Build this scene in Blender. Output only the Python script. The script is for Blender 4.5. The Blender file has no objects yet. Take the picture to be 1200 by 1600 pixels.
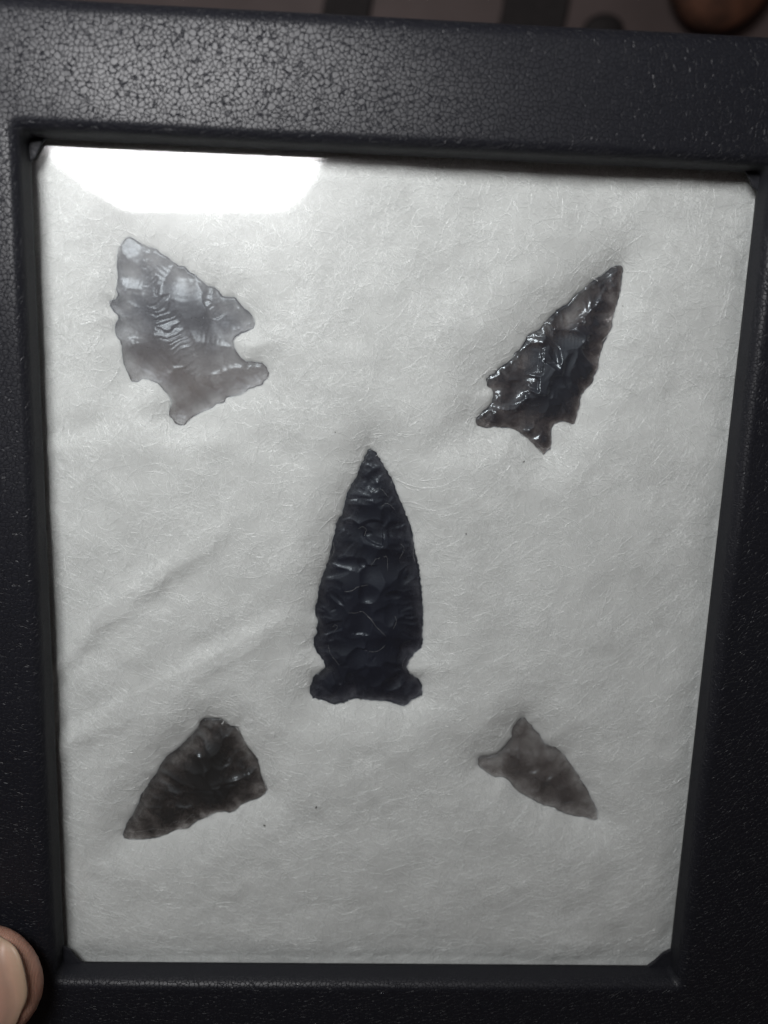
import bpy, bmesh, math, random
import numpy as np
from mathutils import Vector, Matrix
from mathutils.geometry import delaunay_2d_cdt

# ------------------------------------------------------------------ camera
# metres; origin = upper left corner of the window, glass top at z = 0
sc = bpy.context.scene
CAM = np.array([0.05630418, -0.03724144, 0.14031695])
FWD = np.array([0.03854491, -0.17421741, -0.98395253])
RIGHT = np.array([0.99883146, 0.03544688, 0.03285159])
DOWN = np.array([0.02915473, -0.98406901, 0.17538013])
FPX = 1200.0
WW, WH = 0.125, 0.125 * 1.2556          # window opening
cd = bpy.data.cameras.new('camera')
cam = bpy.data.objects.new('camera', cd)
sc.collection.objects.link(cam)
cd.sensor_fit = 'VERTICAL'; cd.sensor_height = 36.0; cd.lens = 36.0 * FPX / 1600.0
cd.clip_start = 0.005; cd.clip_end = 20.0
up, bk = -DOWN, -FWD
cam.matrix_world = Matrix(((RIGHT[0], up[0], bk[0], CAM[0]), (RIGHT[1], up[1], bk[1], CAM[1]),
                           (RIGHT[2], up[2], bk[2], CAM[2]), (0, 0, 0, 1)))
cd.dof.use_dof = True; cd.dof.focus_distance = 0.1445; cd.dof.aperture_fstop = 9.5
sc.camera = cam
sc.render.engine = 'CYCLES'
sc.render.resolution_x, sc.render.resolution_y = 768, 1024
sc.cycles.transparent_max_bounces = 24
sc.cycles.use_denoising = True
sc.cycles.denoiser = 'OPENIMAGEDENOISE'
sc.cycles.denoising_input_passes = 'RGB_ALBEDO_NORMAL'
sc.cycles.denoising_prefilter = 'ACCURATE'
sc.cycles.use_adaptive_sampling = False
sc.cycles.sample_clamp_indirect = 4.0
sc.cycles.max_bounces = 10
sc.cycles.diffuse_bounces = 5
sc.cycles.glossy_bounces = 4
# ------------------------------------------------------------------ world and exposure
w = bpy.data.worlds.new('World'); sc.world = w; w.use_nodes = True
bg = w.node_tree.nodes['Background']
bg.inputs[0].default_value = (1.0, 0.74, 0.68, 1); bg.inputs[1].default_value = 0.036
sc.view_settings.view_transform = 'Standard'; sc.view_settings.look = 'None'
sc.view_settings.exposure = 0.0; sc.view_settings.gamma = 1.0
LAMP_Z = 0.225
LAMP_STRENGTH = 31.5
LAMP_COLOR = (0.995, 0.985, 0.995)
TABLE_Z = -0.28

# ------------------------------------------------------------------ helpers
def ray(px, py):
    d = RIGHT * (px - 600) / FPX + DOWN * (py - 800) / FPX + FWD
    return d
def at(px, py, z=0.0):
    d = ray(px, py); k = (z - CAM[2]) / d[2]
    return CAM + k * d
def mirror(px, py, z):
    """where the line of sight that bounces off the glass at this pixel meets height z"""
    p = at(px, py, 0.0); d = (p - CAM) * np.array([1, 1, -1]); return p + d * (z / d[2])
def link(o, parent=None):
    sc.collection.objects.link(o)
    if parent is not None: o.parent = parent
    return o
def empty(name, loc=(0, 0, 0)):
    o = bpy.data.objects.new(name, None); o.location = loc; o.empty_display_size = 0.01
    return link(o)
def tag(o, label, cat, group=None):
    o['label'] = label; o['category'] = cat
    if group: o['group'] = group
    return o
def mesh_obj(name, verts, faces, mat=None, parent=None, smooth=True, loc=None):
    me = bpy.data.meshes.new(name)
    verts = np.asarray(verts, float)
    if loc is not None: verts = verts - np.asarray(loc)
    me.from_pydata(verts.tolist(), [], [list(map(int, f)) for f in faces])
    me.update()
    if smooth: me.polygons.foreach_set('use_smooth', [True] * len(me.polygons))
    if mat: me.materials.append(mat)
    o = bpy.data.objects.new(name, me)
    if loc is not None: o.location = loc
    return link(o, parent)
def bm_obj(name, bm, mat=None, parent=None, smooth=True):
    me = bpy.data.meshes.new(name); bm.to_mesh(me); bm.free()
    if smooth: me.polygons.foreach_set('use_smooth', [True] * len(me.polygons))
    if mat: me.materials.append(mat)
    return link(bpy.data.objects.new(name, me), parent)
def attr(o, name, vals):
    a = o.data.attributes.new(name, 'FLOAT', 'POINT')
    a.data.foreach_set('value', np.asarray(vals, np.float32))

class NT:
    """small node helper"""
    def __init__(s, name):
        s.m = bpy.data.materials.new(name); s.m.use_nodes = True
        s.t = s.m.node_tree; s.t.nodes.clear()
        s.out = s.t.nodes.new('ShaderNodeOutputMaterial')
    def n(s, kind, **kw):
        nd = s.t.nodes.new('ShaderNode' + kind)
        for k, v in kw.items():
            if k in nd.bl_rna.properties and k not in nd.inputs: setattr(nd, k, v)
            else: s.put(nd.inputs[k], v)
        return nd
    def put(s, sock, v):
        if isinstance(v, bpy.types.NodeSocket): s.t.links.new(v, sock)
        elif isinstance(v, bpy.types.Node): s.t.links.new(v.outputs[0], sock)
        else: sock.default_value = v
    def math(s, op, a, b=0.0, c=None, clamp=False):
        nd = s.t.nodes.new('ShaderNodeMath'); nd.operation = op; nd.use_clamp = clamp
        s.put(nd.inputs[0], a); s.put(nd.inputs[1], b)
        if c is not None: s.put(nd.inputs[2], c)
        return nd.outputs[0]
    def ramp(s, fac, stops):
        nd = s.t.nodes.new('ShaderNodeValToRGB'); s.put(nd.inputs[0], fac)
        el = nd.color_ramp.elements
        while len(el) < len(stops): el.new(0.5)
        for e, (p, c) in zip(el, stops): e.position = p; e.color = c if len(c) == 4 else (*c, 1)
        return nd.outputs[0]
    def surf(s, v): s.put(s.out.inputs['Surface'], v); return s.m

# ------------------------------------------------------------------ materials
def mat_leather():
    t = NT('black_leatherette')
    co = t.n('TexCoord').outputs['Object']
    warp = t.n('TexNoise', Scale=420.0, Detail=2.0, Vector=co)
    off = t.n('VectorMath', operation='SCALE'); t.put(off.inputs[0], warp.outputs['Color']); off.inputs['Scale'].default_value = 0.0011
    add = t.n('VectorMath', operation='ADD'); t.put(add.inputs[0], co); t.put(add.inputs[1], off.outputs[0])
    v1 = t.n('TexVoronoi', feature='DISTANCE_TO_EDGE', Scale=1300.0, Vector=add.outputs[0])
    v2 = t.n('TexVoronoi', feature='DISTANCE_TO_EDGE', Scale=2300.0, Vector=add.outputs[0])
    vf = t.n('TexVoronoi', feature='F1', Scale=1300.0, Vector=add.outputs[0])
    h1 = t.n('MapRange', interpolation_type='SMOOTHSTEP', Value=v1.outputs['Distance']); h1.inputs['From Max'].default_value = 0.085
    h2 = t.n('MapRange', interpolation_type='SMOOTHSTEP', Value=v2.outputs['Distance']); h2.inputs['From Max'].default_value = 0.25
    dome = t.math('MULTIPLY', vf.outputs['Distance'], -0.14)
    rnd = t.n('SeparateColor', Color=vf.outputs['Color']).outputs[0]
    hh = t.math('ADD', t.math('MULTIPLY_ADD', h2.outputs[0], 0.06, h1.outputs[0]), t.math('MULTIPLY_ADD', rnd, 0.12, dome))
    fine = t.n('TexNoise', Scale=5200.0, Detail=2.0, Vector=co)
    hh = t.math('MULTIPLY_ADD', fine.outputs[0], 0.16, hh)
    gr = t.n('Attribute', attribute_name='grain').outputs['Fac']
    hh = t.math('MULTIPLY', hh, gr)
    bump = t.n('Bump', Strength=1.0, Distance=0.00008, Height=hh)
    big = t.n('TexNoise', Scale=45.0, Detail=3.0, Vector=co)
    rough = t.math('MULTIPLY_ADD', big.outputs[0], 0.12, 0.335)
    rough = t.math('MULTIPLY_ADD', t.math('SUBTRACT', 1.0, h1.outputs[0]), 0.12, rough)
    rough = t.math('MULTIPLY_ADD', t.math('SUBTRACT', 1.0, t.n('Attribute', attribute_name='grain').outputs['Fac']), 0.28, rough)
    p = t.n('BsdfPrincipled', Roughness=rough, Normal=bump)
    p.inputs['Base Color'].default_value = (0.0085, 0.0092, 0.0128, 1)
    p.inputs['Specular IOR Level'].default_value = 0.34
    return t.surf(p)

def thin_fresnel(t, f0=0.043):
    lw = t.n('LayerWeight', Blend=0.5).outputs['Facing']
    return t.math('MULTIPLY_ADD', t.math('POWER', lw, 5.0), 1.0 - f0, f0, clamp=True)

def mat_glass():
    t = NT('cover_glass')
    tr = t.n('BsdfTransparent'); tr.inputs[0].default_value = (0.975, 0.985, 0.98, 1)
    gl = t.n('BsdfGlossy', Roughness=0.0)
    co = t.n('TexCoord').outputs['Object']
    sm = t.n('TexNoise', Scale=38.0, Detail=4.0, Vector=co)
    hz = t.n('BsdfGlossy', Roughness=0.28)
    m1 = t.n('MixShader', Fac=thin_fresnel(t)); t.put(m1.inputs[1], tr); t.put(m1.inputs[2], gl)
    fac = t.math('MULTIPLY_ADD', sm.outputs[0], 0.016, 0.006)      # finger grease and dust film; its haze also stands in for lens bloom
    m2 = t.n('MixShader', Fac=fac); t.put(m2.inputs[1], m1); t.put(m2.inputs[2], hz)
    return t.surf(m2)

def mat_obsidian(name, sigma, rough=0.08, milk=0.0, milk_col=(0.3, 0.3, 0.32), f0=0.045, band=0.0, fineb=0.3, warm=None, broad=0.45):
    """smoky volcanic glass: light is absorbed along the stored thickness, painted dark rim included"""
    t = NT(name)
    co = t.n('TexCoord').outputs['Object']
    th = t.n('Attribute', attribute_name='thickness').outputs['Fac']
    cl = t.n('TexNoise', Scale=260.0, Detail=3.0, Roughness=0.6, Vector=co)
    cl2 = t.n('TexNoise', Scale=800.0, Detail=3.0, Roughness=0.6, Distortion=0.8, Vector=co)
    mod = t.math('MULTIPLY_ADD', cl.outputs[0], 0.9 + band, 0.55 - band * 0.5)
    mod = t.math('MULTIPLY_ADD', t.math('SUBTRACT', cl2.outputs[0], 0.5), 0.5 + band, mod)
    mod = t.math('MAXIMUM', mod, 0.1)
    th = t.math('MULTIPLY', th, mod)
    comb = t.n('CombineColor')
    for i in range(3):
        t.put(comb.inputs[i], t.math('POWER', math.e, t.math('MULTIPLY', th, -sigma[i])))
    tr = t.n('BsdfTransparent', Color=comb.outputs[0])
    fine = t.n('TexNoise', Scale=1500.0, Detail=4.0, Roughness=0.65, Vector=co)
    bump = t.n('Bump', Strength=fineb, Distance=0.00008, Height=fine.outputs[0])
    gl = t.n('BsdfGlossy', Color=(0.88, 0.94, 1.0, 1), Roughness=t.math('MULTIPLY_ADD', fine.outputs[0], rough, rough * 0.5), Normal=bump)  # gloss tinted blue, standing in for a reflected bluish veil
    gl0 = gl
    glb = t.n('BsdfGlossy', Color=(0.84, 0.92, 1.0, 1), Roughness=0.55, Normal=bump)                 # broad lobe added so facets shade softly, in place of room light
    gl = t.n('MixShader', Fac=broad); t.put(gl.inputs[1], gl0); t.put(gl.inputs[2], glb)
    df = t.n('BsdfDiffuse', Color=(*milk_col, 1), Normal=bump)
    if warm:
        yy = t.n('SeparateXYZ', Vector=co).outputs[1]
        f = t.n('MapRange', interpolation_type='SMOOTHSTEP', Value=yy); f.inputs['From Min'].default_value = 0.004; f.inputs['From Max'].default_value = -0.010
        mx = t.n('Mix', data_type='RGBA'); t.put(mx.inputs['Factor'], f.outputs[0]); mx.inputs[6].default_value = (*milk_col, 1); mx.inputs[7].default_value = (*warm, 1)
        t.put(df.inputs['Color'], mx.outputs[2])
    mk = t.math('MULTIPLY', t.math('SUBTRACT', 1.0, t.math('POWER', math.e, t.math('MULTIPLY', th, -1.2))), milk)
    m0 = t.n('MixShader', Fac=mk); t.put(m0.inputs[1], tr); t.put(m0.inputs[2], df)
    lw = t.n('LayerWeight', Blend=0.5, Normal=bump).outputs['Facing']
    fr = t.math('MULTIPLY_ADD', t.math('POWER', lw, 5.0), 1.0 - f0, f0, clamp=True)
    m1 = t.n('MixShader', Fac=fr); t.put(m1.inputs[1], m0); t.put(m1.inputs[2], gl)
    return t.surf(m1)

def mat_pad():
    t = NT('white_polyester_batting')
    co = t.n('TexCoord').outputs['Object']
    n1 = t.n('TexNoise', Scale=520.0, Detail=5.0, Roughness=0.72, Distortion=1.2, Vector=co)
    n2 = t.n('TexNoise', Scale=120.0, Detail=4.0, Roughness=0.6, Vector=co)
    h = t.math('MULTIPLY_ADD', n2.outputs[0], 1.0, n1.outputs[0])
    bump = t.n('Bump', Strength=0.25, Distance=0.00025, Height=h)
    c = t.ramp(n2.outputs[0], [(0.3, (0.60, 0.60, 0.595)), (0.7, (0.68, 0.68, 0.675))])
    p = t.n('BsdfPrincipled', Roughness=0.9, Normal=bump); t.put(p.inputs['Base Color'], c)
    p.inputs['Specular IOR Level'].default_value = 0.1
    p.inputs['Subsurface Weight'].default_value = 0.6      # light wanders about inside the loose fluff
    p.inputs['Subsurface Radius'].default_value = (0.0012, 0.0012, 0.0012); p.inputs['Subsurface Scale'].default_value = 1.0
    return t.surf(p)

def mat_fiber():
    t = NT('polyester_fiber')
    df = t.n('BsdfDiffuse'); df.inputs[0].default_value = (0.97, 0.97, 0.97, 1)
    tl = t.n('BsdfTranslucent'); tl.inputs[0].default_value = (0.97, 0.97, 0.97, 1)
    tp_ = t.n('BsdfTransparent')
    gl = t.n('BsdfGlossy', Roughness=0.24)
    m = t.n('MixShader', Fac=0.15); t.put(m.inputs[1], df); t.put(m.inputs[2], tl)
    m1 = t.n('MixShader', Fac=0.48); t.put(m1.inputs[1], m); t.put(m1.inputs[2], tp_)      # clear filament: part of the light goes straight through
    m2 = t.n('MixShader', Fac=0.12); t.put(m2.inputs[1], m1); t.put(m2.inputs[2], gl)
    return t.surf(m2)

def mat_simple(name, col, rough=0.6, var=0.25, scale=60.0, bumpd=0.0, spec=0.4):
    t = NT(name)
    co = t.n('TexCoord').outputs['Object']
    n = t.n('TexNoise', Scale=scale, Detail=5.0, Roughness=0.6, Vector=co)
    lo = tuple(c * (1 - var) for c in col); hi = tuple(min(1, c * (1 + var)) for c in col)
    p = t.n('BsdfPrincipled', Roughness=rough); t.put(p.inputs['Base Color'], t.ramp(n.outputs[0], [(0.3, lo), (0.7, hi)]))
    p.inputs['Specular IOR Level'].default_value = spec
    if bumpd: t.put(p.inputs['Normal'], t.n('Bump', Strength=0.6, Distance=bumpd, Height=n.outputs[0]))
    return t.surf(p)

def mat_skin():
    t = NT('skin')
    co = t.n('TexCoord').outputs['Object']
    n = t.n('TexNoise', Scale=180.0, Detail=5.0, Vector=co)
    wv = t.n('TexWave', Scale=900.0, Distortion=2.5, Detail=2.0, Vector=co)
    v = t.n('TexVoronoi', feature='DISTANCE_TO_EDGE', Scale=1100.0, Vector=co)
    h = t.math('MULTIPLY_ADD', wv.outputs[1], 0.4, t.math('MINIMUM', v.outputs['Distance'], 0.3))
    p = t.n('BsdfPrincipled', Roughness=0.5); t.put(p.inputs['Base Color'], t.ramp(n.outputs[0], [(0.3, (0.36, 0.19, 0.135)), (0.7, (0.50, 0.29, 0.215))]))
    p.inputs['Subsurface Weight'].default_value = 0.25
    p.inputs['Subsurface Radius'].default_value = (0.0025, 0.0010, 0.0006); p.inputs['Subsurface Scale'].default_value = 1.0
    t.put(p.inputs['Normal'], t.n('Bump', Strength=0.5, Distance=0.00018, Height=h))
    return t.surf(p)

def mat_nail():
    t = NT('fingernail')
    a = t.n('Attribute', attribute_name='along').outputs['Fac']
    co = t.n('TexCoord').outputs['Object']
    n = t.n('TexNoise', Scale=300.0, Detail=3.0, Vector=co)
    f = t.math('MULTIPLY_ADD', n.outputs[0], 0.10, t.math('SUBTRACT', a, 0.05))
    c = t.ramp(f, [(0.0, (0.40, 0.29, 0.20)), (0.15, (0.48, 0.31, 0.225)), (0.26, (0.40, 0.255, 0.19)), (0.36, (0.47, 0.27, 0.205)), (0.7, (0.50, 0.235, 0.19))])
    st = t.n('TexNoise', Scale=1.0, Detail=2.0)
    mp = t.n('Mapping', Vector=co); mp.inputs['Scale'].default_value = (60, 1400, 60); t.put(st.inputs['Vector'], mp.outputs[0])
    p = t.n('BsdfPrincipled', Roughness=0.45); t.put(p.inputs['Base Color'], c)
    p.inputs['Subsurface Weight'].default_value = 0.15; p.inputs['Subsurface Radius'].default_value = (0.002, 0.001, 0.0007); p.inputs['Subsurface Scale'].default_value = 1.0
    t.put(p.inputs['Normal'], t.n('Bump', Strength=0.25, Distance=0.0001, Height=st.outputs[0]))
    return t.surf(p)

def mat_emit(name, col, strength):
    t = NT(name); e = t.n('Emission', Strength=strength); e.inputs[0].default_value = (*col, 1)
    return t.surf(e)

M_LEATHER, M_GLASS, M_PAD, M_FIBER = mat_leather(), mat_glass(), mat_pad(), mat_fiber()
M_SKIN, M_NAIL = mat_skin(), mat_nail()
M_TABLE = mat_simple('brown_grey_tabletop', (0.098, 0.074, 0.070), 0.55, 0.18, 18.0)
M_BLACKCLOTH = mat_simple('black_webbing', (0.018, 0.015, 0.015), 0.8, 0.3, 300.0)
M_BROWN = mat_simple('red_brown_stone', (0.075, 0.030, 0.016), 0.8, 0.8, 60.0, 0.002)
M_LAMPBODY = mat_simple('white_lamp_enamel', (0.7, 0.7, 0.68), 0.35, 0.05, 40.0)

# ------------------------------------------------------------------ tabletop far below the case
tb = 1.2
tv = [(-tb, -tb, TABLE_Z), (tb, -tb, TABLE_Z), (tb, tb, TABLE_Z), (-tb, tb, TABLE_Z)]
tv += [(x, y, TABLE_Z - 0.03) for x, y, _ in tv]
o = mesh_obj('tabletop', tv, [(0, 1, 2, 3), (7, 6, 5, 4), (0, 4, 5, 1), (1, 5, 6, 2), (2, 6, 7, 3), (3, 7, 4, 0)], M_TABLE, smooth=False)
o['kind'] = 'structure'

# ------------------------------------------------------------------ desk lamp whose diffuser shows in the glass
LOW = [(72, 232), (80, 247), (95, 259), (115, 273), (140, 291), (165, 308), (188, 322), (202, 327), (320, 327), (430, 327), (446, 323),
       (462, 312), (476, 297), (489, 276), (500, 255), (507, 238)]
UPP = [(512, 190), (507, 120), (488, 45), (445, -25), (380, -70), (305, -85), (225, -70), (160, -25), (115, 45), (90, 120), (76, 195), (70, 220)]
lamp_pts = np.array([mirror(x, y, LAMP_Z) for x, y in LOW + UPP])[::-1]
lc = lamp_pts.mean(0)
lamp = empty('desk_lamp', (lc[0], lc[1] + 0.32, TABLE_Z)); LP = np.array(lamp.location)
def lamp_part(name, v, f, m, smooth=False): return mesh_obj(name, np.asarray(v) - LP, f, m, lamp, smooth)
n = len(lamp_pts)
dv, dg = [], []
for k_, g_ in ((1.03, 0.0), (1.0, 0.25), (0.965, 0.75), (0.93, 1.0)):
    dv += [lc + (p - lc) * k_ for p in lamp_pts]; dg += [g_] * n
df_ = [(k * n + i, (k + 1) * n + i, (k + 1) * n + (i + 1) % n, k * n + (i + 1) % n) for k in range(3) for i in range(n)] + [tuple(3 * n + i for i in range(n))]
te = NT('lit_white_diffuser'); em = te.n('Emission', Strength=te.math('MULTIPLY', te.n('Attribute', attribute_name='glow').outputs['Fac'], LAMP_STRENGTH))
em.inputs[0].default_value = (*LAMP_COLOR, 1); te.surf(em)          # the frosted sheet dims towards its rim
dob = lamp_part('diffuser', dv, df_, te.m); attr(dob, 'glow', dg)
rings = []
for sc_, dz in ((1.035, -0.001), (1.07, -0.001), (1.09, 0.006), (1.0, 0.022), (0.6, 0.030), (0.12, 0.034)):
    rings.append([lc + (p - lc) * sc_ + np.array([0, 0, dz + (0.0 if dz < 0 else 0.0)]) for p in lamp_pts])
hv = [p for r in rings for p in r]
hf = [(k * n + i, k * n + (i + 1) % n, (k + 1) * n + (i + 1) % n, (k + 1) * n + i) for k in range(5) for i in range(n)] + [tuple(5 * n + i for i in range(n))]
lamp_part('lamp_head', hv, hf, M_LAMPBODY, True)
def tube(pts, r, seg=10):
    pts = [np.array(p, float) for p in pts]; V = []; F = []
    for i, p in enumerate(pts):
        d = pts[min(i + 1, len(pts) - 1)] - pts[max(i - 1, 0)]; d /= np.linalg.norm(d)
        a = np.cross(d, [0.31, 0.2, 0.93]); a /= np.linalg.norm(a); b = np.cross(d, a)
        rr = r[i] if hasattr(r, '__len__') else r
        V += [p + rr * (a * math.cos(2 * math.pi * k / seg) + b * math.sin(2 * math.pi * k / seg)) for k in range(seg)]
        if i: F += [((i - 1) * seg + k, (i - 1) * seg + (k + 1) % seg, i * seg + (k + 1) % seg, i * seg + k) for k in range(seg)]
    F += [tuple(range(seg))[::-1], tuple((len(pts) - 1) * seg + k for k in range(seg))]
    return V, F
V, F = tube([lc + np.array([0, 0.0, 0.035]), lc + np.array([0, 0.06, 0.075]), lc + np.array([0, 0.2, 0.11]), LP + np.array([0, 0, 0.62]), LP + np.array([0, 0, 0.3]), LP + np.array([0, 0, 0.02])], 0.008)
lamp_part('arm', V, F, M_LAMPBODY, True)
V, F = tube([LP + np.array([0, 0, 0.0005]), LP + np.array([0, 0, 0.014]), LP + np.array([0, 0, 0.02])], [0.09, 0.09, 0.07], 32)
lamp_part('base', V, F, M_LAMPBODY, False)
tag(lamp, 'white desk lamp whose lit flat edged diffuser is mirrored in the cover glass', 'lamp')

# ------------------------------------------------------------------ display case
BORD, LIPH, RIN, ROUT, DEPTH = 0.0203, 0.0055, 0.0021, 0.0030, 0.018
def rrect(off, r, z, ncorner=8, nside=24):
    """rounded rectangle loop around the window, grown by off"""
    ox = off + max(0.0, off - 0.006) * 0.45
    x0, x1, y1, y0 = -ox, WW + ox, off, -WH - off
    r = max(r, 1e-4); out = []
    cs = [(x1 - r, y1 - r, 0), (x0 + r, y1 - r, 90), (x0 + r, y0 + r, 180), (x1 - r, y0 + r, 270)]
    for i, (cx, cy, a0) in enumerate(cs):
        arc = [(cx + r * math.cos(math.radians(a0 + 90 * k / ncorner)), cy + r * math.sin(math.radians(a0 + 90 * k / ncorner))) for k in range(ncorner + 1)]
        nx = cs[(i + 1) % 4]
        s = (nx[0] + r * math.cos(math.radians(nx[2])), nx[1] + r * math.sin(math.radians(nx[2])))
        e = arc[-1]
        out += arc + [(e[0] + (s[0] - e[0]) * k / nside, e[1] + (s[1] - e[1]) * k / nside) for k in range(1, nside)]
    return [(x, y, z) for x, y in out]
case = empty('display_case', (WW / 2, -WH / 2, -DEPTH - 0.003)); CL = np.array(case.location)
prof = [(0.006, -DEPTH, 1), (0.006, 0.0002, 1), (0.0, 0.0002, 0.1), (0.0, 0.0010, 0.1), (0.0, LIPH - RIN, 0.2)]
for k in range(1, 9):
    a = math.radians(90 * k / 8)
    prof.append((RIN * (1 - math.cos(a)), LIPH - RIN + RIN * math.sin(a), 0.25 + 0.75 * min(1.0, k / 6)))
prof += [(0.007, LIPH + 0.0001, 1), (0.010, LIPH + 0.00015, 1), (0.013, LIPH + 0.0001, 1)]
for k in range(0, 9):
    a = math.radians(90 * k / 8)
    prof.append((BORD - ROUT + ROUT * math.sin(a), LIPH - ROUT + ROUT * math.cos(a), 1 - 0.25 * k / 8))
prof += [(BORD, -0.006, 0.8), (BORD, -DEPTH, 0.8)]
V, G = [], []
rs = random.Random(3)
for off, z, g in prof:
    lp = rrect(off, 0.0012 + off * 0.55, z); V += lp; G += [g] * len(lp)
nl = len(lp); npf = len(prof)
F = [(k * nl + i, ((k + 1) % npf) * nl + i, ((k + 1) % npf) * nl + (i + 1) % nl, k * nl + (i + 1) % nl) for k in range(npf) for i in range(nl)]
V = np.array(V)
# hand made: the covered card edges wander by a fraction of a millimetre
wob = 0.00018 * np.sin(V[:, 0] * 70 + 1.3) * np.cos(V[:, 1] * 55) + 0.00012 * np.sin(V[:, 1] * 160 + V[:, 0] * 90)
V[:, 2] += np.where(V[:, 2] > 0.003, wob, 0)
fr = mesh_obj('lid_frame', V - CL, F, M_LEATHER, case); attr(fr, 'grain', G)
def box_verts(x0, x1, y0, y1, z0, z1):
    return [(x0, y0, z0), (x1, y0, z0), (x1, y1, z0), (x0, y1, z0), (x0, y0, z1), (x1, y0, z1), (x1, y1, z1), (x0, y1, z1)]
BF = [(3, 2, 1, 0), (4, 5, 6, 7), (0, 1, 5, 4), (1, 2, 6, 5), (2, 3, 7, 6), (3, 0, 4, 7)]
GT = 0.0014
mesh_obj('glass_pane', np.array(box_verts(-0.0045, WW + 0.0045, -WH - 0.0045, 0.0045, -GT, 0.0)) - CL, BF, M_GLASS, case, False)
tray = mesh_obj('base_tray', np.array(box_verts(-BORD - 0.0058, WW + BORD + 0.0058, -WH - BORD + 0.0006, BORD - 0.0006, -DEPTH - 0.003, -DEPTH - 0.0002)) - CL, BF, M_LEATHER, case, False)
attr(tray, 'grain', [1] * 8)
# folded corner ends of the leatherette lying on the glass
for cx, cy, ax, ay in ((0, 0, 0.0030, -0.0042), (WW, 0, -0.0029, -0.0034), (WW, -WH, -0.0052, 0.0044), (0, -WH, 0.0040, 0.0042)):
    P = [(cx, cy), (cx + ax, cy), (cx + ax * 0.62, cy + ay * 0.30), (cx + ax * 0.32, cy + ay * 0.72), (cx, cy + ay)]
    P = [(x + (0.0004 if ax < 0 else -0.0004) * (x == cx), y + (0.0004 if ay < 0 else -0.0004) * (y == cy)) for x, y in P]
    v = [(x, y, 0.00015) for x, y in P] + [(x, y, 0.00075 + 0.0003 * (i in (0,))) for i, (x, y) in enumerate(P)]
    f = [(0, 1, 2, 3, 4), (9, 8, 7, 6, 5)] + [(i, i + 5, (i + 1) % 5 + 5, (i + 1) % 5) for i in range(5)]
    c = mesh_obj('corner_fold', np.array(v) - CL, f, M_LEATHER, case, False); attr(c, 'grain', [0.35] * 10)
    b = c.modifiers.new('bevel', 'BEVEL'); b.width = 0.0002; b.segments = 2
tag(case, 'black leatherette display case with glass lid and white padding', 'display case')

# ------------------------------------------------------------------ obsidian points: outlines, then knapped relief
def Z(pts, ox, oy, k): return [(ox + x * k, oy + y * k) for x, y in pts]
TL = Z([(235,110),(265,125),(300,150),(345,170),(395,182),(415,208),(455,228),(490,258),(520,280),(560,285),(580,312),(620,335),(660,368),(690,400),(730,403),(755,425),(775,455),(800,465),(850,463),(875,490),(900,525),(935,550),(960,580),(972,620),(960,650),(930,665),(890,678),(855,700),(842,725),(850,760),(875,805),(912,842),(960,845),(1010,848),(1035,875),(1055,910),(1045,940),(1025,958),(1015,980),(970,992),(930,1010),(885,1040),(850,1047),(800,1055),(790,1085),(740,1095),(715,1120),(660,1140),(610,1165),(580,1190),(560,1215),(525,1220),(498,1205),(485,1180),(462,1160),(465,1120),(480,1090),(470,1060),(450,1030),(425,1000),(400,972),(360,955),(310,945),(280,965),(245,963),(232,935),(215,895),(198,860),(192,810),(188,760),(180,720),(155,695),(145,650),(150,615),(168,595),(165,575),(140,550),(122,525),(112,490),(135,480),(155,478),(165,450),(152,415),(160,380),(165,340),(158,290),(162,240),(165,190),(180,160),(200,135),(212,115)], 140, 340, .26667)
TR = Z([(1000,95),(1018,110),(1012,150),(1003,200),(1000,250),(990,310),(975,350),(962,400),(948,440),(945,490),(925,520),(910,560),(892,600),(885,640),(868,680),(865,720),(855,755),(835,790),(825,835),(790,870),(760,910),(748,940),(745,980),(730,1020),(722,1065),(708,1098),(680,1090),(655,1080),(620,1078),(590,1090),(572,1115),(570,1160),(572,1200),(568,1245),(540,1262),(515,1285),(495,1262),(470,1235),(440,1205),(415,1180),(380,1160),(355,1135),(310,1118),(260,1115),(210,1112),(160,1118),(110,1105),(90,1080),(95,1055),(120,1020),(160,990),(190,960),(200,920),(200,885),(185,868),(160,850),(158,805),(175,785),(205,772),(230,745),(260,725),(290,700),(320,675),(335,645),(370,620),(385,590),(405,565),(408,540),(440,520),(470,505),(500,485),(520,455),(545,430),(575,400),(600,375),(635,355),(670,335),(690,310),(715,280),(745,255),(785,225),(820,195),(860,170),(900,145),(930,115),(955,100)], 720, 390, .25)
CE = Z([(503,70),(530,85),(550,110),(575,155),(605,205),(635,255),(650,300),(668,350),(690,400),(710,450),(730,495),(742,540),(752,590),(758,640),(768,690),(785,745),(790,800),(795,860),(802,920),(803,965),(812,1000),(803,1030),(806,1080),(803,1120),(805,1165),(800,1205),(775,1225),(745,1255),(725,1285),(715,1315),(725,1345),(755,1365),(790,1390),(800,1420),(802,1475),(780,1490),(745,1500),(725,1520),(700,1540),(665,1535),(625,1520),(590,1508),(540,1510),(490,1505),(440,1502),(395,1502),(360,1518),(320,1528),(285,1530),(255,1515),(225,1505),(180,1497),(162,1475),(157,1440),(168,1395),(185,1360),(215,1348),(240,1320),(238,1285),(215,1260),(190,1225),(175,1190),(178,1155),(195,1120),(192,1090),(205,1065),(195,1035),(185,1000),(190,965),(203,930),(205,890),(215,840),(230,800),(245,760),(255,720),(270,680),(275,640),(288,590),(300,540),(308,490),(335,455),(350,410),(362,360),(375,310),(400,270),(425,235),(435,195),(455,150),(475,105),(490,78)], 440, 680, .27513)
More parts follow.
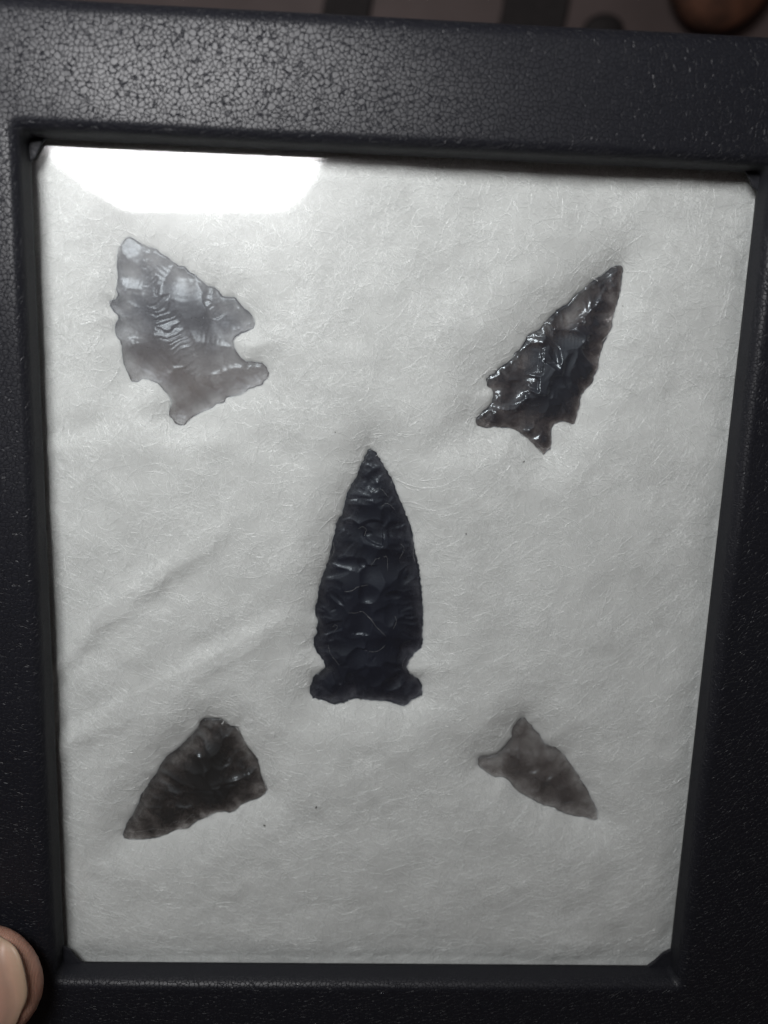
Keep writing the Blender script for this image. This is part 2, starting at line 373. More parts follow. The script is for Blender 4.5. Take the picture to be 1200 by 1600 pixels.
BL = Z([(630,130),(680,128),(745,130),(775,150),(800,175),(845,185),(865,215),(885,260),(905,300),(940,340),(965,375),(980,415),(988,460),(1000,505),(1020,540),(1035,580),(1020,605),(970,635),(915,650),(870,675),(830,710),(795,720),(760,712),(715,718),(680,740),(640,755),(600,770),(570,790),(540,818),(500,825),(460,830),(425,850),(385,868),(330,880),(270,885),(220,892),(180,892),(135,880),(125,855),(140,815),(150,780),(185,735),(205,695),(225,655),(235,615),(255,585),(280,550),(300,510),(335,475),(355,430),(375,400),(395,370),(430,345),(470,315),(510,275),(545,240),(580,205),(598,180),(605,150)], 160, 1090, .25)
BR = Z([(480,150),(510,160),(525,190),(555,210),(580,250),(610,275),(630,315),(655,350),(690,378),(735,385),(770,410),(815,445),(835,485),(870,530),(900,575),(925,605),(945,650),(975,690),(1000,735),(1020,780),(1045,830),(1065,870),(1075,910),(1072,950),(1040,960),(1000,950),(960,935),(920,938),(870,925),(820,910),(765,888),(730,862),(690,855),(650,850),(605,825),(560,795),(510,770),(470,750),(440,730),(410,700),(385,665),(355,635),(320,620),(270,625),(215,600),(175,570),(148,550),(130,520),(132,470),(165,457),(220,452),(265,440),(310,410),(340,375),(375,335),(398,310),(395,270),(405,235),(430,195),(455,165)], 720, 1090, .20)

def seg_dist(pts, poly):
    """distance of pts to the closed polyline and inside test"""
    a = poly; b = np.roll(poly, -1, 0); ab = b - a; L2 = (ab ** 2).sum(1) + 1e-18
    dmin = np.empty(len(pts)); inside = np.zeros(len(pts), bool)
    for s in range(0, len(pts), 20000):
        p = pts[s:s + 20000]
        ap = p[:, None, :] - a[None]
        t = np.clip((ap * ab[None]).sum(2) / L2, 0, 1)
        d = ap - t[..., None] * ab[None]
        dmin[s:s + 20000] = np.sqrt((d ** 2).sum(2)).min(1)
        cond = (a[None, :, 1] > p[:, None, 1]) != (b[None, :, 1] > p[:, None, 1])
        xx = a[None, :, 0] + (p[:, None, 1] - a[None, :, 1]) / (ab[None, :, 1] + 1e-18) * ab[None, :, 0]
        inside[s:s + 20000] = ((cond & (p[:, None, 0] < xx)).sum(1) % 2) == 1
    return dmin, inside

def resample(poly, step, rng, rough, serr=0.1):
    b = np.roll(poly, -1, 0); out = []
    for p, q in zip(poly, b):
        m = max(1, int(round(np.linalg.norm(q - p) / step)))
        for k in range(m): out.append(p + (q - p) * k / m)
    out = np.array(out)
    # soften the traced corners, then add the minute nibbles of pressure flaking
    out = 0.25 * np.roll(out, 1, 0) + 0.5 * out + 0.25 * np.roll(out, -1, 0)
    d = np.roll(out, -1, 0) - np.roll(out, 1, 0); nrm = np.stack([d[:, 1], -d[:, 0]], 1); nrm /= np.linalg.norm(nrm, axis=1)[:, None] + 1e-12
    nz = rng.standard_normal(len(out)); nz = 0.5 * nz + 0.25 * np.roll(nz, 1) + 0.25 * np.roll(nz, -1)
    k = 0.0; scal = np.zeros(len(out)); i0 = 0
    while i0 < len(out):      # scallops left by pressure flakes along the rim
        m = int(rng.uniform(4, 11)); m = min(m, len(out) - i0); am = rng.uniform(0.2, 1.0)
        scal[i0:i0 + m] = am * np.sin(np.arange(m) / m * math.pi); i0 += m
    ar = np.sum(out[:, 0] * np.roll(out[:, 1], -1) - np.roll(out[:, 0], -1) * out[:, 1])
    return out + nrm * (nz * rough)[:, None] - nrm * (scal * serr * (1 if ar > 0 else -1))[:, None]

def vnoise(P, scale, seed):
    """smooth value noise"""
    q = P / scale; i = np.floor(q).astype(int); f = q - i; f = f * f * (3 - 2 * f)
    def hsh(a, b):
        v = np.sin(a * 127.1 + b * 311.7 + seed * 74.7) * 43758.5453
        return v - np.floor(v)
    a, b, c, d = hsh(i[:, 0], i[:, 1]), hsh(i[:, 0] + 1, i[:, 1]), hsh(i[:, 0], i[:, 1] + 1), hsh(i[:, 0] + 1, i[:, 1] + 1)
    return (a * (1 - f[:, 0]) + b * f[:, 0]) * (1 - f[:, 1]) + (c * (1 - f[:, 0]) + d * f[:, 0]) * f[:, 1] - 0.5
def relief(P, d, bnd, T, rng, big, small, facets, spread=0.3, chips=7.0, pw=2.0):
    """height above the mid plane (mm) after flaking. P, bnd in mm"""
    Rm = d.max()
    x = np.clip(d / Rm, 0, 1)
    dome = T * (1 - (1 - x) ** pw)
    h = dome * 1.06 + 0.02
    cen = P.mean(0)
    nb = len(bnd); b2 = np.roll(bnd, -3, 0) - np.roll(bnd, 3, 0)
    nrm = np.stack([-b2[:, 1], b2[:, 0]], 1); nrm /= np.linalg.norm(nrm, axis=1)[:, None] + 1e-9
    area = 0.5 * np.sum(bnd[:, 0] * np.roll(bnd[:, 1], -1) - np.roll(bnd[:, 0], -1) * bnd[:, 1])
    if area < 0: nrm = -nrm
    per = np.linalg.norm(np.roll(bnd, -1, 0) - bnd, axis=1).sum()
    def scars(count, Lr, wr, depth):
        nonlocal h
        ids = (np.arange(count) + rng.uniform(-.4, .4, count)) / count * nb
        for i in ids:
            i = int(i) % nb; p = bnd[i]; a = rng.normal(0, spread); n0 = nrm[i]
            toc = cen - p; toc /= np.linalg.norm(toc) + 1e-9
            n1 = n0 * 0.85 + toc * 0.15; n1 /= np.linalg.norm(n1)
            dr = np.array([n1[0] * math.cos(a) - n1[1] * math.sin(a), n1[0] * math.sin(a) + n1[1] * math.cos(a)])
            L = rng.uniform(*Lr) * Rm; wd = rng.uniform(*wr)
            r = P - p; s = r @ dr; t = r @ np.array([-dr[1], dr[0]])
            t = t + 0.10 * np.sin(s * 1.7 + rng.uniform(0, 6))
            wl = wd * (0.45 + 0.55 * np.clip(s / (0.6 * L), 0, 1))
            xe = min(L / Rm, 1.0); zt = T * (1 - (1 - xe) ** pw) * rng.uniform(0.80, 0.98)
            u = np.clip(s / L, 0, 1.5)
            z = 0.03 + zt * (1.25 * u - 0.25 * u * u) - depth * np.sin(np.clip(u, 0, 1) * math.pi) * 0.5
            z += depth * 1.3 * (t / (wl * 0.5)) ** 2
            z += rng.uniform(0.004, 0.016) * np.cos(s * 2 * math.pi / rng.uniform(0.7, 1.3) + t * t * 0.6)
            z += np.where(s > L, (s - L) ** 2 * 3.0 + (s - L) * 0.25, 0)
            z = np.where(s < -0.25, 99, z)
            h = np.minimum(h, z)
    scars(max(5, int(per / big[0])), big[1], big[2], big[3])
    scars(max(8, int(per / small[0])), small[1], small[2], small[3])
    # small chips struck off all over the face, each leaving a shallow dish with sharp margins
    nchip = int(len(P) * chips / 1000.0)
    for c in rng.randint(0, len(P), nchip):
        if d[c] < 0.5: continue
        a = rng.uniform(0, 2 * math.pi); sa = rng.uniform(0.7, 2.8); sb = sa * rng.uniform(0.25, 0.75)
        r = P - P[c]; near = (np.abs(r[:, 0]) < 4.0) & (np.abs(r[:, 1]) < 4.0); r = r[near]
        s = r[:, 0] * math.cos(a) + r[:, 1] * math.sin(a); t = -r[:, 0] * math.sin(a) + r[:, 1] * math.cos(a)
        dep = rng.uniform(0.03, 0.10)
        z = h[c] - dep + dep * ((s / sa) ** 2 + (t / sb) ** 2) ** 1.7 + rng.normal(0, 0.10) * s + rng.normal(0, 0.10) * t
        z += 0.008 * np.sin(s * 2 * math.pi / rng.uniform(0.35, 0.7))
        h[near] = np.minimum(h[near], np.maximum(z, h[near] * 0.55))
    for (cx, cy, ax, ay, la, lb, z0, gx, gy, amp, wl_) in facets:
        # broad flake scar: centre, long axis, half lengths, height, slope and ripple (mm)
        r = P - np.array([cx, cy]); A = np.array([ax, ay]); A = A / np.linalg.norm(A)
        s = r @ A; t = r @ np.array([-A[1], A[0]])
        q = np.sqrt((s / la) ** 2 + (t / lb) ** 2)
        # stacked hinge ripples: each band slopes, then steps back
        ph = s / wl_ + 0.05 * t * t + 0.9 * vnoise(P, 1.9, 3) + 0.35 * np.sin(s * 0.8) + 0.5 * vnoise(P, 5.0, 8)
        fr_ = ph - np.floor(ph); band = np.where(fr_ < 0.82, fr_ / 0.82, (1 - fr_) / 0.18) - 0.5
        sl = gx * A[0] + gy * A[1]; lat = -gx * A[1] + gy * A[0]
        wv = 1 + 0.5 * np.sin(np.floor(ph) * 2.7)
        z = z0 + sl * wl_ * band * wv + lat * t + amp * np.sin(s * 5.1 + 2.0 * np.sin(t * 1.9))
        z += np.where(q > 1, (q - 1) ** 2 * 2.5, 0)
        h = np.minimum(h, z)
    edge = np.clip(d / 0.30, 0, 1)
    return np.maximum(h, 0.16) * (0.3 + 0.7 * edge)

STONES = []
class SDF:
    """signed distance to an outline (mm), tabulated: positive inside"""
    def __init__(self, bnd, st=0.3, mar=9.0):
        self.st = st; self.lo = bnd.min(0) - mar; hi = bnd.max(0) + mar
        xs = np.arange(self.lo[0], hi[0] + st, st); ys = np.arange(self.lo[1], hi[1] + st, st)
        gx, gy = np.meshgrid(xs, ys)
        d, i = seg_dist(np.stack([gx.ravel(), gy.ravel()], 1), bnd[::2])
        self.g = np.where(i, d, -d).reshape(gx.shape)
    def __call__(self, P):
        q = (P - self.lo) / self.st; ny, nx = self.g.shape
        ok = (q[:, 0] > 0) & (q[:, 1] > 0) & (q[:, 0] < nx - 1.001) & (q[:, 1] < ny - 1.001)
        out = np.full(len(P), -99.0); q = q[ok]; i = q.astype(int); f = q - i; g = self.g
        a, b = g[i[:, 1], i[:, 0]], g[i[:, 1], i[:, 0] + 1]; c, d = g[i[:, 1] + 1, i[:, 0]], g[i[:, 1] + 1, i[:, 0] + 1]
        out[ok] = (a * (1 - f[:, 0]) + b * f[:, 0]) * (1 - f[:, 1]) + (c * (1 - f[:, 0]) + d * f[:, 0]) * f[:, 1]
        return np.abs(out), out > 0
def stone(poly_px, zmid, Tt, Tb, mat, seed, label, name='arrowhead', cat='arrowhead', step=0.21, big=(3.2, (0.7, 1.25), (2.6, 4.6), 0.30), small=(1.35, (0.22, 0.55), (1.0, 2.0), 0.13), facets=(), rough=0.035, tilt=(0, 0), spread=0.4, serr=0.10, chips=4.5, pw=2.0):
    rng = np.random.RandomState(seed)
    poly = np.array([at(x, y, zmid)[:2] for x, y in poly_px]) * 1000.0
    c0 = poly.mean(0); poly = poly - c0
    bnd = resample(poly, 0.2, rng, rough, serr)
    lo, hi = bnd.min(0), bnd.max(0)
    gx, gy = np.meshgrid(np.arange(lo[0], hi[0], step), np.arange(lo[1], hi[1], step * 0.87))
    gx[1::2] += step * 0.5
    P = np.stack([gx.ravel(), gy.ravel()], 1) + rng.uniform(-.2, .2, (gx.size, 2)) * step
    d, ins = seg_dist(P, bnd); keep = ins & (d > 0.13); P, d = P[keep], d[keep]
    nb = len(bnd); allp = np.concatenate([bnd, P])
    res = delaunay_2d_cdt([Vector(p) for p in allp], [(i, (i + 1) % nb) for i in range(nb)], [], 1, 1e-7)
    vo = np.array([v[:] for v in res[0]]); faces = res[2]
    d2, _ = seg_dist(vo, bnd); d2[d2 < 1e-4] = 0
    isb = d2 == 0
    fx = []
    for f in facets:   # pixel centre and axis, turned into local mm
        c = at(f[0], f[1], zmid)[:2] * 1000 - c0; e = at(f[2], f[3], zmid)[:2] * 1000 - c0
        fx.append((c[0], c[1], e[0] - c[0], e[1] - c[1], *f[4:]))
    ht = relief(vo, d2, bnd, Tt, rng, big, small, fx, spread, chips, pw)
    hb = relief(vo, d2, bnd, Tb, rng, big, small, [])
    wav = 0.10 * np.sin(vo[:, 0] * 0.9 + seed) + 0.10 * np.sin(vo[:, 1] * 0.8 + 2 * seed) + tilt[0] * vo[:, 0] + tilt[1] * vo[:, 1]
    ht[isb] = 0; hb[isb] = 0
    N = len(vo)
    top = np.column_stack([vo, wav + ht])
    bidx = np.full(N, -1); inner = np.where(~isb)[0]; bidx[inner] = N + np.arange(len(inner)); bidx[isb] = np.where(isb)[0]
    bot = np.column_stack([vo[inner], (wav - hb)[inner]])
    Vv = np.concatenate([top, bot]) * 0.001
    Ff = []
    for f in faces:
        f = list(f)
        a, b, c = vo[f[0]], vo[f[1]], vo[f[2]]
        if (b[0] - a[0]) * (c[1] - a[1]) - (b[1] - a[1]) * (c[0] - a[0]) < 0: f = f[::-1]
        Ff.append(f); g = [int(bidx[i]) for i in f[::-1]]
        if not all(isb[i] for i in f): Ff.append(g)
    o = mesh_obj(name, Vv, Ff, mat)
    o.location = (c0[0] * 0.001, c0[1] * 0.001, zmid)
    rimd = (0.45 + 1.3 * vnoise(vo, 1.6, seed)) * np.exp(-d2 / 0.22)      # added thickness paints the rim dark, as bent light would leave it
    attr(o, 'thickness', np.concatenate([ht + hb + rimd, np.zeros(len(inner))]))
    tag(o, label, cat, 'obsidian points laid out on the batting')
    STONES.append(dict(sdf=SDF(bnd + c0), c0=c0, z=zmid * 1000, Tb=Tb, obj=o, tilt=tilt))
    return o

OB_GREY = mat_obsidian('clear_smoky_obsidian', (0.84, 0.845, 0.80), 0.20, 0.42, (0.14, 0.145, 0.17), f0=0.026, fineb=0.12, warm=(0.27, 0.215, 0.19), band=0.4)
OB_DARK = mat_obsidian('mahogany_tinged_obsidian', (1.55, 1.74, 1.80), 0.12, 0.50, (0.030, 0.034, 0.050), f0=0.065, fineb=0.2, broad=0.5, band=0.9)  # bluish milk tint, like the black stone's, paints in a reflected veil
OB_BLACK = mat_obsidian('black_obsidian', (2.4, 2.4, 2.2), 0.20, 0.8, (0.011, 0.014, 0.026), f0=0.028, fineb=0.35, broad=0.7)
OB_CHAR = mat_obsidian('charcoal_banded_obsidian', (1.35, 1.46, 1.50), 0.16, 0.35, (0.045, 0.045, 0.045), band=1.2, fineb=0.3, broad=0.6)
OB_BROWN = mat_obsidian('brown_grey_obsidian', (0.74, 0.81, 0.83), 0.22, 0.45, (0.125, 0.113, 0.112), fineb=0.3, broad=0.6, band=0.5)

stone(TL, -0.0040, 0.72, 1.5, OB_GREY, 11, 'large translucent smoke grey arrowhead with corner notches and rippled shiny centre', step=0.2,
      big=(6.0, (0.7, 1.1), (4.5, 7.0), 0.10), small=(2.4, (0.2, 0.4), (1.2, 2.4), 0.08), chips=0.8, serr=0.06, pw=4.5,
      facets=[(275, 540, 300, 592, 7.4, 2.7, 0.52, 0.02, -0.16, 0.010, 1.0), (252, 486, 262, 512, 3.2, 2.4, 0.56, 0.04, -0.17, 0.010, 2.4), (225, 432, 240, 468, 3.4, 1.8, 0.48, -0.02, -0.17, 0.012, 2.2),
              (330, 480, 352, 505, 1.6, 0.6, 0.40, 0.02, -0.17, 0.01, 2.0)])
stone(TR, -0.0042, 1.9, 1.5, OB_DARK, 23, 'narrow glossy black barbed arrowhead with brown edges and bright glints', step=0.18,
      big=(3.0, (0.6, 1.25), (2.6, 4.6), 0.24), small=(1.7, (0.2, 0.6), (1.0, 2.2), 0.12), serr=0.14,
      facets=[(826, 566, 812, 582, 3.2, 2.2, 1.0, 0.26, -0.20, 0.02, 1.1), (930, 462, 915, 482, 3.2, 1.6, 1.0, 0.24, -0.20, 0.02, 0.9), (880, 500, 866, 515, 1.6, 2.0, 1.25, 0.25, -0.19, 0.02, 1.0), (783, 640, 760, 653, 2.6, 0.8, 0.75, 0.25, -0.22, 0.02, 1.2)])
stone(CE, -0.0043, 1.3, 1.9, OB_BLACK, 37, 'longest jet black spear point with side notches and fine serrated edges', step=0.2,
      big=(2.8, (0.35, 1.3), (2.0, 5.0), 0.20), small=(1.1, (0.15, 0.65), (0.8, 2.0), 0.12), spread=0.6, serr=0.24, chips=2.2)
stone(BL, -0.0042, 1.7, 1.5, OB_CHAR, 41, 'broken charcoal triangular point without a stem, grey at its blunt end', step=0.23)
stone(BR, -0.0042, 1.3, 1.2, OB_BROWN, 53, 'smallest brownish grey leaf shaped point with forked base', step=0.21, big=(3.0, (0.7, 1.2), (2.4, 4.2), 0.18))

# ------------------------------------------------------------------ batting
CREASES = [  # pixel line, half width mm, height mm (positive = fold standing up)
    ((60, 668), (300, 660), 1.6, -0.75), ((60, 690), (330, 690), 2.2, 0.35), ((300, 660), (540, 715), 1.8, -0.5), ((640, 715), (760, 655), 1.8, -0.6), ((860, 660), (1150, 622), 1.8, -0.5),
    ((80, 1045), (315, 848), 1.5, 0.45), ((95, 1060), (330, 862), 1.8, -0.5), ((100, 1168), (430, 965), 1.6, 0.50), ((95, 1150), (415, 955), 1.8, -0.55),
    ((440, 1165), (490, 1115), 2.0, -0.4), ((660, 1110), (800, 1120), 2.4, 0.3), ((880, 1200), (1090, 1130), 2.2, -0.4),
    ((380, 560), (500, 690), 2.2, -0.35), ((130, 420), (190, 350), 3.0, -0.5), ((780, 560), (870, 440), 3.0, -0.5)]
def pad_height(P):
    """P in mm -> z in mm"""
    z = np.full(len(P), -1.95)
    z += 0.8 * vnoise(P, 17.0, 1) + 0.55 * vnoise(P, 7.0, 2) + 0.26 * vnoise(P, 2.8, 3) + 0.05 * vnoise(P, 1.2, 4)
    for a, b, wd, hh in CREASES:
        pa, pb = at(*a, -0.002)[:2] * 1000, at(*b, -0.002)[:2] * 1000
        ab = pb - pa; Lc = np.linalg.norm(ab); t = ((P - pa) @ ab) / Lc ** 2; tc = np.clip(t, 0, 1)
        nx = np.array([-ab[1], ab[0]]) / Lc
        bend = 0.8 * np.sin(tc * 5 + pa[0])
        dd = np.abs((P - pa) @ nx - bend - 1.2 * vnoise(P, 9.0, 55)) ; dx = np.clip(np.abs(t - 0.5) - 0.5, 0, None) * Lc
        z += (1.7 if hh > 0 else 0.8) * hh * (0.85 + 0.9 * vnoise(P, 7.0, 77)) * np.exp(-(dd / (wd * 1.5)) ** 2) * np.exp(-(dx / 4) ** 2) * np.clip(1.2 - 0.4 * np.abs(t - .5), 0.3, 1.2)
    for st in STONES:
        d, ins = st['sdf'](P)
        rel = P - st['c0']
        zs = st['z'] + st['tilt'][0] * rel[:, 0] + st['tilt'][1] * rel[:, 1]
        edge = zs - 0.10 + 0.35 * vnoise(P, 2.2, 9)
        k = np.clip(d / 8.5, 0, 1); k = 1 - (1 - k) ** 2.0
        out = edge + (z - edge) * k
        x = np.clip(d / 2.5, 0, 1)
        inn = zs - 0.25 - (st['Tb'] + 0.15) * (1 - (1 - x) ** 2)
        z = np.where(ins, np.minimum(inn, zs - 0.2), np.where(d < 8.5, np.minimum(out, np.maximum(z, edge)), z))
    W, H = WW * 1000, WH * 1000
    de = np.minimum.reduce([P[:, 0], W - P[:, 0], -P[:, 1], H + P[:, 1]])
    k = np.clip((de + 1.0 + 1.2 * vnoise(P, 9.0, 12)) / 6.5, 0, 1)
    z -= 0.9 * (1 - k) ** 2.0
    return np.minimum(z, -GT * 1000 - 0.10)
pad = empty('fiber_batting', (WW / 2, -WH / 2, -DEPTH)); PL = np.array(pad.location)
stp = 0.42; mar = 5.0
xs = np.arange(-mar, WW * 1000 + mar + 1e-6, stp); ys = np.arange(-WH * 1000 - mar, mar + 1e-6, stp)
GX, GY = np.meshgrid(xs, ys); P = np.stack([GX.ravel(), GY.ravel()], 1)
zz = pad_height(P); nx_, ny_ = len(xs), len(ys)
ii = np.arange(nx_ * ny_).reshape(ny_, nx_)
quads = np.stack([ii[:-1, :-1].ravel(), ii[:-1, 1:].ravel(), ii[1:, 1:].ravel(), ii[1:, :-1].ravel()], 1)
Vp = np.column_stack([P, zz]) * 0.001
# skirt down to the tray so the pad has its thickness
rim = np.concatenate([ii[0, :], ii[1:, -1], ii[-1, -2::-1], ii[-2:0:-1, 0]])
low = Vp[rim].copy(); low[:, 2] = -DEPTH + 0.0003
base = len(Vp); m = len(rim)
sk = [(rim[k], base + k, base + (k + 1) % m, rim[(k + 1) % m]) for k in range(m)] + [tuple(base + k for k in range(m))[::-1]]
mesh_obj('pad', np.concatenate([Vp, low]) - PL, list(map(tuple, quads)) + sk, M_PAD, pad)

def fibers(count, seed):
    rng = np.random.RandomState(seed); K = 5
    c = np.column_stack([rng.uniform(-3, WW * 1000 + 3, count), rng.uniform(-WH * 1000 - 3, 3, count)])
    # loose tufts: thin some patches out
    keep = rng.uniform(0, 1, count) < 0.62 + 0.9 * vnoise(c, 6.0, 31)
    near = np.zeros(len(c), bool); over = np.zeros(len(c), bool)
    for st in STONES:
        d, ins = st['sdf'](c); over |= ins & (d > 0.0)
    c = c[keep & ~over]; nF = len(c)
    ang = rng.uniform(0, math.pi * 2, nF); L = rng.gamma(3.0, 0.9, nF) + 0.7
    curl = rng.normal(0, 0.28, nF)
    pts = np.zeros((nF, K, 2)); th = ang - curl * (K - 1) / 2
    pos = c - np.stack([np.cos(ang), np.sin(ang)], 1) * (L / 2)[:, None]
    for k in range(K):
        pts[:, k] = pos
        pos = pos + np.stack([np.cos(th), np.sin(th)], 1) * (L / (K - 1))[:, None]; th = th + curl
    flat = pts.reshape(-1, 2)
    zf = pad_height(flat).reshape(nF, K)
    lift = rng.uniform(0.0, 0.14, nF)[:, None] + rng.normal(0, 0.03, (nF, K))
    ovr = np.zeros(len(flat), bool)
    for st in STONES:
        d, ins = st['sdf'](flat); ovr |= ins & (d > np.repeat(np.where(rng.uniform(0, 1, nF) < 0.04, 0.8, 0.12), K))
    bad = ovr.reshape(nF, K).any(1)
    z = np.maximum.accumulate(zf, 1) * 0.25 + zf * 0.75 + lift
    for st in STONES:      # ends that reach over a stone lie on its edge
        d, ins = st['sdf'](flat); i2 = ins.reshape(nF, K); z = np.where(i2, np.maximum(z, st['z'] + 0.25 + 0.75 * d.reshape(nF, K)), z)
    z = np.minimum(z, -GT * 1000 - 0.04)
    pts3 = np.concatenate([pts, z[..., None]], 2)[~bad]
    rad = np.clip(rng.lognormal(math.log(0.020), 0.45, nF), 0.009, 0.050)[~bad]
    rad = np.where(rng.uniform(0, 1, len(rad)) < 0.05, rng.uniform(0.030, 0.050, len(rad)), rad)
    return pts3, rad
def surf_z(o, x, y):
    ok, loc, nrm, _ = o.ray_cast(Vector((x - o.location.x, y - o.location.y, 0.02)), Vector((0, 0, -1)))
    return o.location.z + (loc.z if ok else 0.0)
bpy.context.view_layer.update()
LINT = [((538, 927), (550, 925), (559, 919), (568, 918)), ((545, 960), (556, 961), (566, 959), (575, 966)), ((574, 966), (582, 973), (588, 982), (596, 989)),
        ((580, 886), (584, 881), (587, 877), (591, 876)), ((600, 874), (603, 872), (606, 876), (606, 886)), ((627, 853), (631, 857), (632, 864), (628, 871)),
        ((580, 772), (588, 766), (597, 767), (603, 774)), ((597, 793), (603, 789), (609, 790), (614, 795)), ((570, 1020), (580, 1022), (590, 1021), (597, 1017)),
        ((519, 985), (523, 981), (527, 984), (523, 990)), ((615, 985), (618, 980), (620, 975), (619, 970)), ((512, 1014), (515, 1024), (519, 1031), (525, 1038)),
        ((500, 1058), (498, 1050), (503, 1046), (508, 1050)), ((632, 1052), (630, 1046), (631, 1040), (634, 1034)),
        ((208, 1308), (222, 1306), (236, 1302), (248, 1304)), ((262, 1298), (270, 1290), (282, 1291), (292, 1284)), ((920, 1276), (926, 1270), (934, 1272), (939, 1281)),
        ((905, 1272), (915, 1274), (924, 1279), (930, 1284)), ((760, 1192), (770, 1190), (778, 1182), (780, 1176)), ((300, 1283), (312, 1280), (322, 1284), (330, 1277)),
        ((865, 700), (858, 703), (850, 701), (846, 697)), ((560, 829), (566, 826), (572, 830), (571, 836))]
def lint(seed):
    rng = np.random.RandomState(seed); out = []
    for c in LINT:
        ps = [at(x, y, -0.002)[:2] for x, y in c]; ps.append(ps[-1] + (ps[-1] - ps[-2]) * 0.8 + rng.normal(0, 1e-4, 2))
        row = []
        for p in ps:
            zz_ = max([surf_z(st['obj'], p[0], p[1]) for st in STONES if st['sdf'](np.array([p * 1000]))[1][0]] + [pad_height(np.array([p * 1000]))[0] * 0.001])
            row.append((p[0] * 1000, p[1] * 1000, min(zz_ * 1000 + 0.06, -GT * 1000 - 0.03)))
        out.append(row)
    return np.array(out), np.full(len(out), 0.010)
pts3, rad = fibers(110000, 5)
lp3, lrad = lint(4)
pts3 = np.concatenate([pts3, lp3]); rad = np.concatenate([rad, lrad])
hc = bpy.data.hair_curves.new('fibers')
nF, K = pts3.shape[:2]
hc.add_curves([K] * nF)
hc.attributes['position'].data.foreach_set('vector', (pts3 * 0.001 - PL).astype(np.float32).ravel())
ra = hc.attributes.get('radius') or hc.attributes.new('radius', 'FLOAT', 'POINT')
ra.data.foreach_set('value', np.repeat(rad * 0.001, K).astype(np.float32))
hc.materials.append(M_FIBER)
fo = link(bpy.data.objects.new('fibers', hc), pad); fo['kind'] = 'stuff'
tag(pad, 'fluffy white polyester batting under the glass, creased around the stone points', 'batting')

# ------------------------------------------------------------------ specks of dirt caught in the fluff
M_SPECK = mat_simple('dark_grit', (0.03, 0.025, 0.022), 0.8, 0.3, 900.0)
def lump(name, loc, rad3, mat, seed, sub=2, rough=0.25, nscale=1.0):
    """rounded irregular body"""
    bm = bmesh.new(); bmesh.ops.create_icosphere(bm, subdivisions=sub, radius=1.0)
    rng = np.random.RandomState(seed); ax = rng.normal(0, 1, (7, 3)); ph = rng.uniform(0, 6, 7)
    for v in bm.verts:
        p = np.array(v.co); k = 1 + rough * sum(math.sin(p @ a * nscale * 1.6 + q) for a, q in zip(ax, ph)) / 3.5
        v.co = Vector(p * k * np.array(rad3))
    o = bm_obj(name, bm, mat); o.location = loc
    return o
for i, (x, y, r, lb) in enumerate([
        (460, 264, 0.00024, 'tiny dark speck showing inside the white glare of the lamp'),
        (413, 1291, 0.0003, 'dark speck on the batting close below the broken charcoal point'),
        (494, 1260, 0.00036, 'largest dark speck on the batting, between broken charcoal and leaf shaped points'),
        (978, 477, 0.00022, 'tiny dark speck beside the tip of the glossy barbed arrowhead'),
        (819, 722, 0.00028, 'dark speck on the batting just below the stem of the barbed arrowhead'),
        (728, 834, 0.00022, 'tiny dark speck on open batting beside the upper blade of the black spear point'),
        (524, 675, 0.0002, 'tiny dark speck on the batting near the tip of the black spear point')]):
    p = at(x, y, -0.002); z = pad_height(np.array([p[:2] * 1000]))[0] * 0.001
    o = lump('dirt_speck', (p[0], p[1], z + 0.0001), (r * 0.5, r * 0.9, r * 0.45), M_SPECK, 60 + i, 1, 0.35)
    o.rotation_euler[2] = i * 1.3
    tag(o, lb, 'speck', 'specks of dirt in the batting')

# ------------------------------------------------------------------ things on the table beyond the upper edge of the case
def strap(p0, p1, width, label, seed):
    a, b = np.array(p0), np.array(p1); rng = random.Random(seed); N = 14; V = []; F = []
    d = (b - a) / np.linalg.norm(b - a); sd = np.array([-d[1], d[0]])
    for k in range(N + 1):
        c = a + (b - a) * k / N + sd * 0.004 * math.sin(k * 0.7 + seed); hz = TABLE_Z + 0.0006 + 0.0008 * (1 + math.sin(k * 1.1 + seed))
        for u, z in ((-1, 0.0), (-1, 0.0022), (-0.93, 0.0032), (0.93, 0.0032), (1, 0.0022), (1, 0.0)):
            q = c + sd * u * width / 2; V.append((q[0], q[1], hz + z))
        if k:
            o = (k - 1) * 6; F += [(o + j, o + (j + 1) % 6, o + 6 + (j + 1) % 6, o + 6 + j) for j in range(6)]
    F += [tuple(range(6)), tuple(N * 6 + j for j in range(6))[::-1]]
    o = mesh_obj('strap', V, F, M_BLACKCLOTH, smooth=False, loc=(a[0], a[1], TABLE_Z))
    return tag(o, label, 'strap')
def tp(x, y): return at(x, y, TABLE_Z)[:2]
strap(tp(548, 120), tp(528, -420), 0.024, 'black strap lying on the table, on the side away from the brown stone', 1)
strap(tp(818, 130), tp(850, -420), 0.033, 'wider black strap lying on the table near the small dark pebble', 2)
p = tp(940, 56)
tag(lump('pebble', (p[0], p[1], TABLE_Z + 0.0045), (0.0085, 0.007, 0.005), M_BLACKCLOTH, 7, 3), 'small dark pebble on the table between strap and brown stone', 'pebble')
p = tp(1108, -14)
tag(lump('stone', (p[0], p[1], TABLE_Z + 0.016), (0.030, 0.026, 0.018), M_BROWN, 9, 4, 0.22), 'rounded reddish brown stone on the table beyond the case', 'stone')

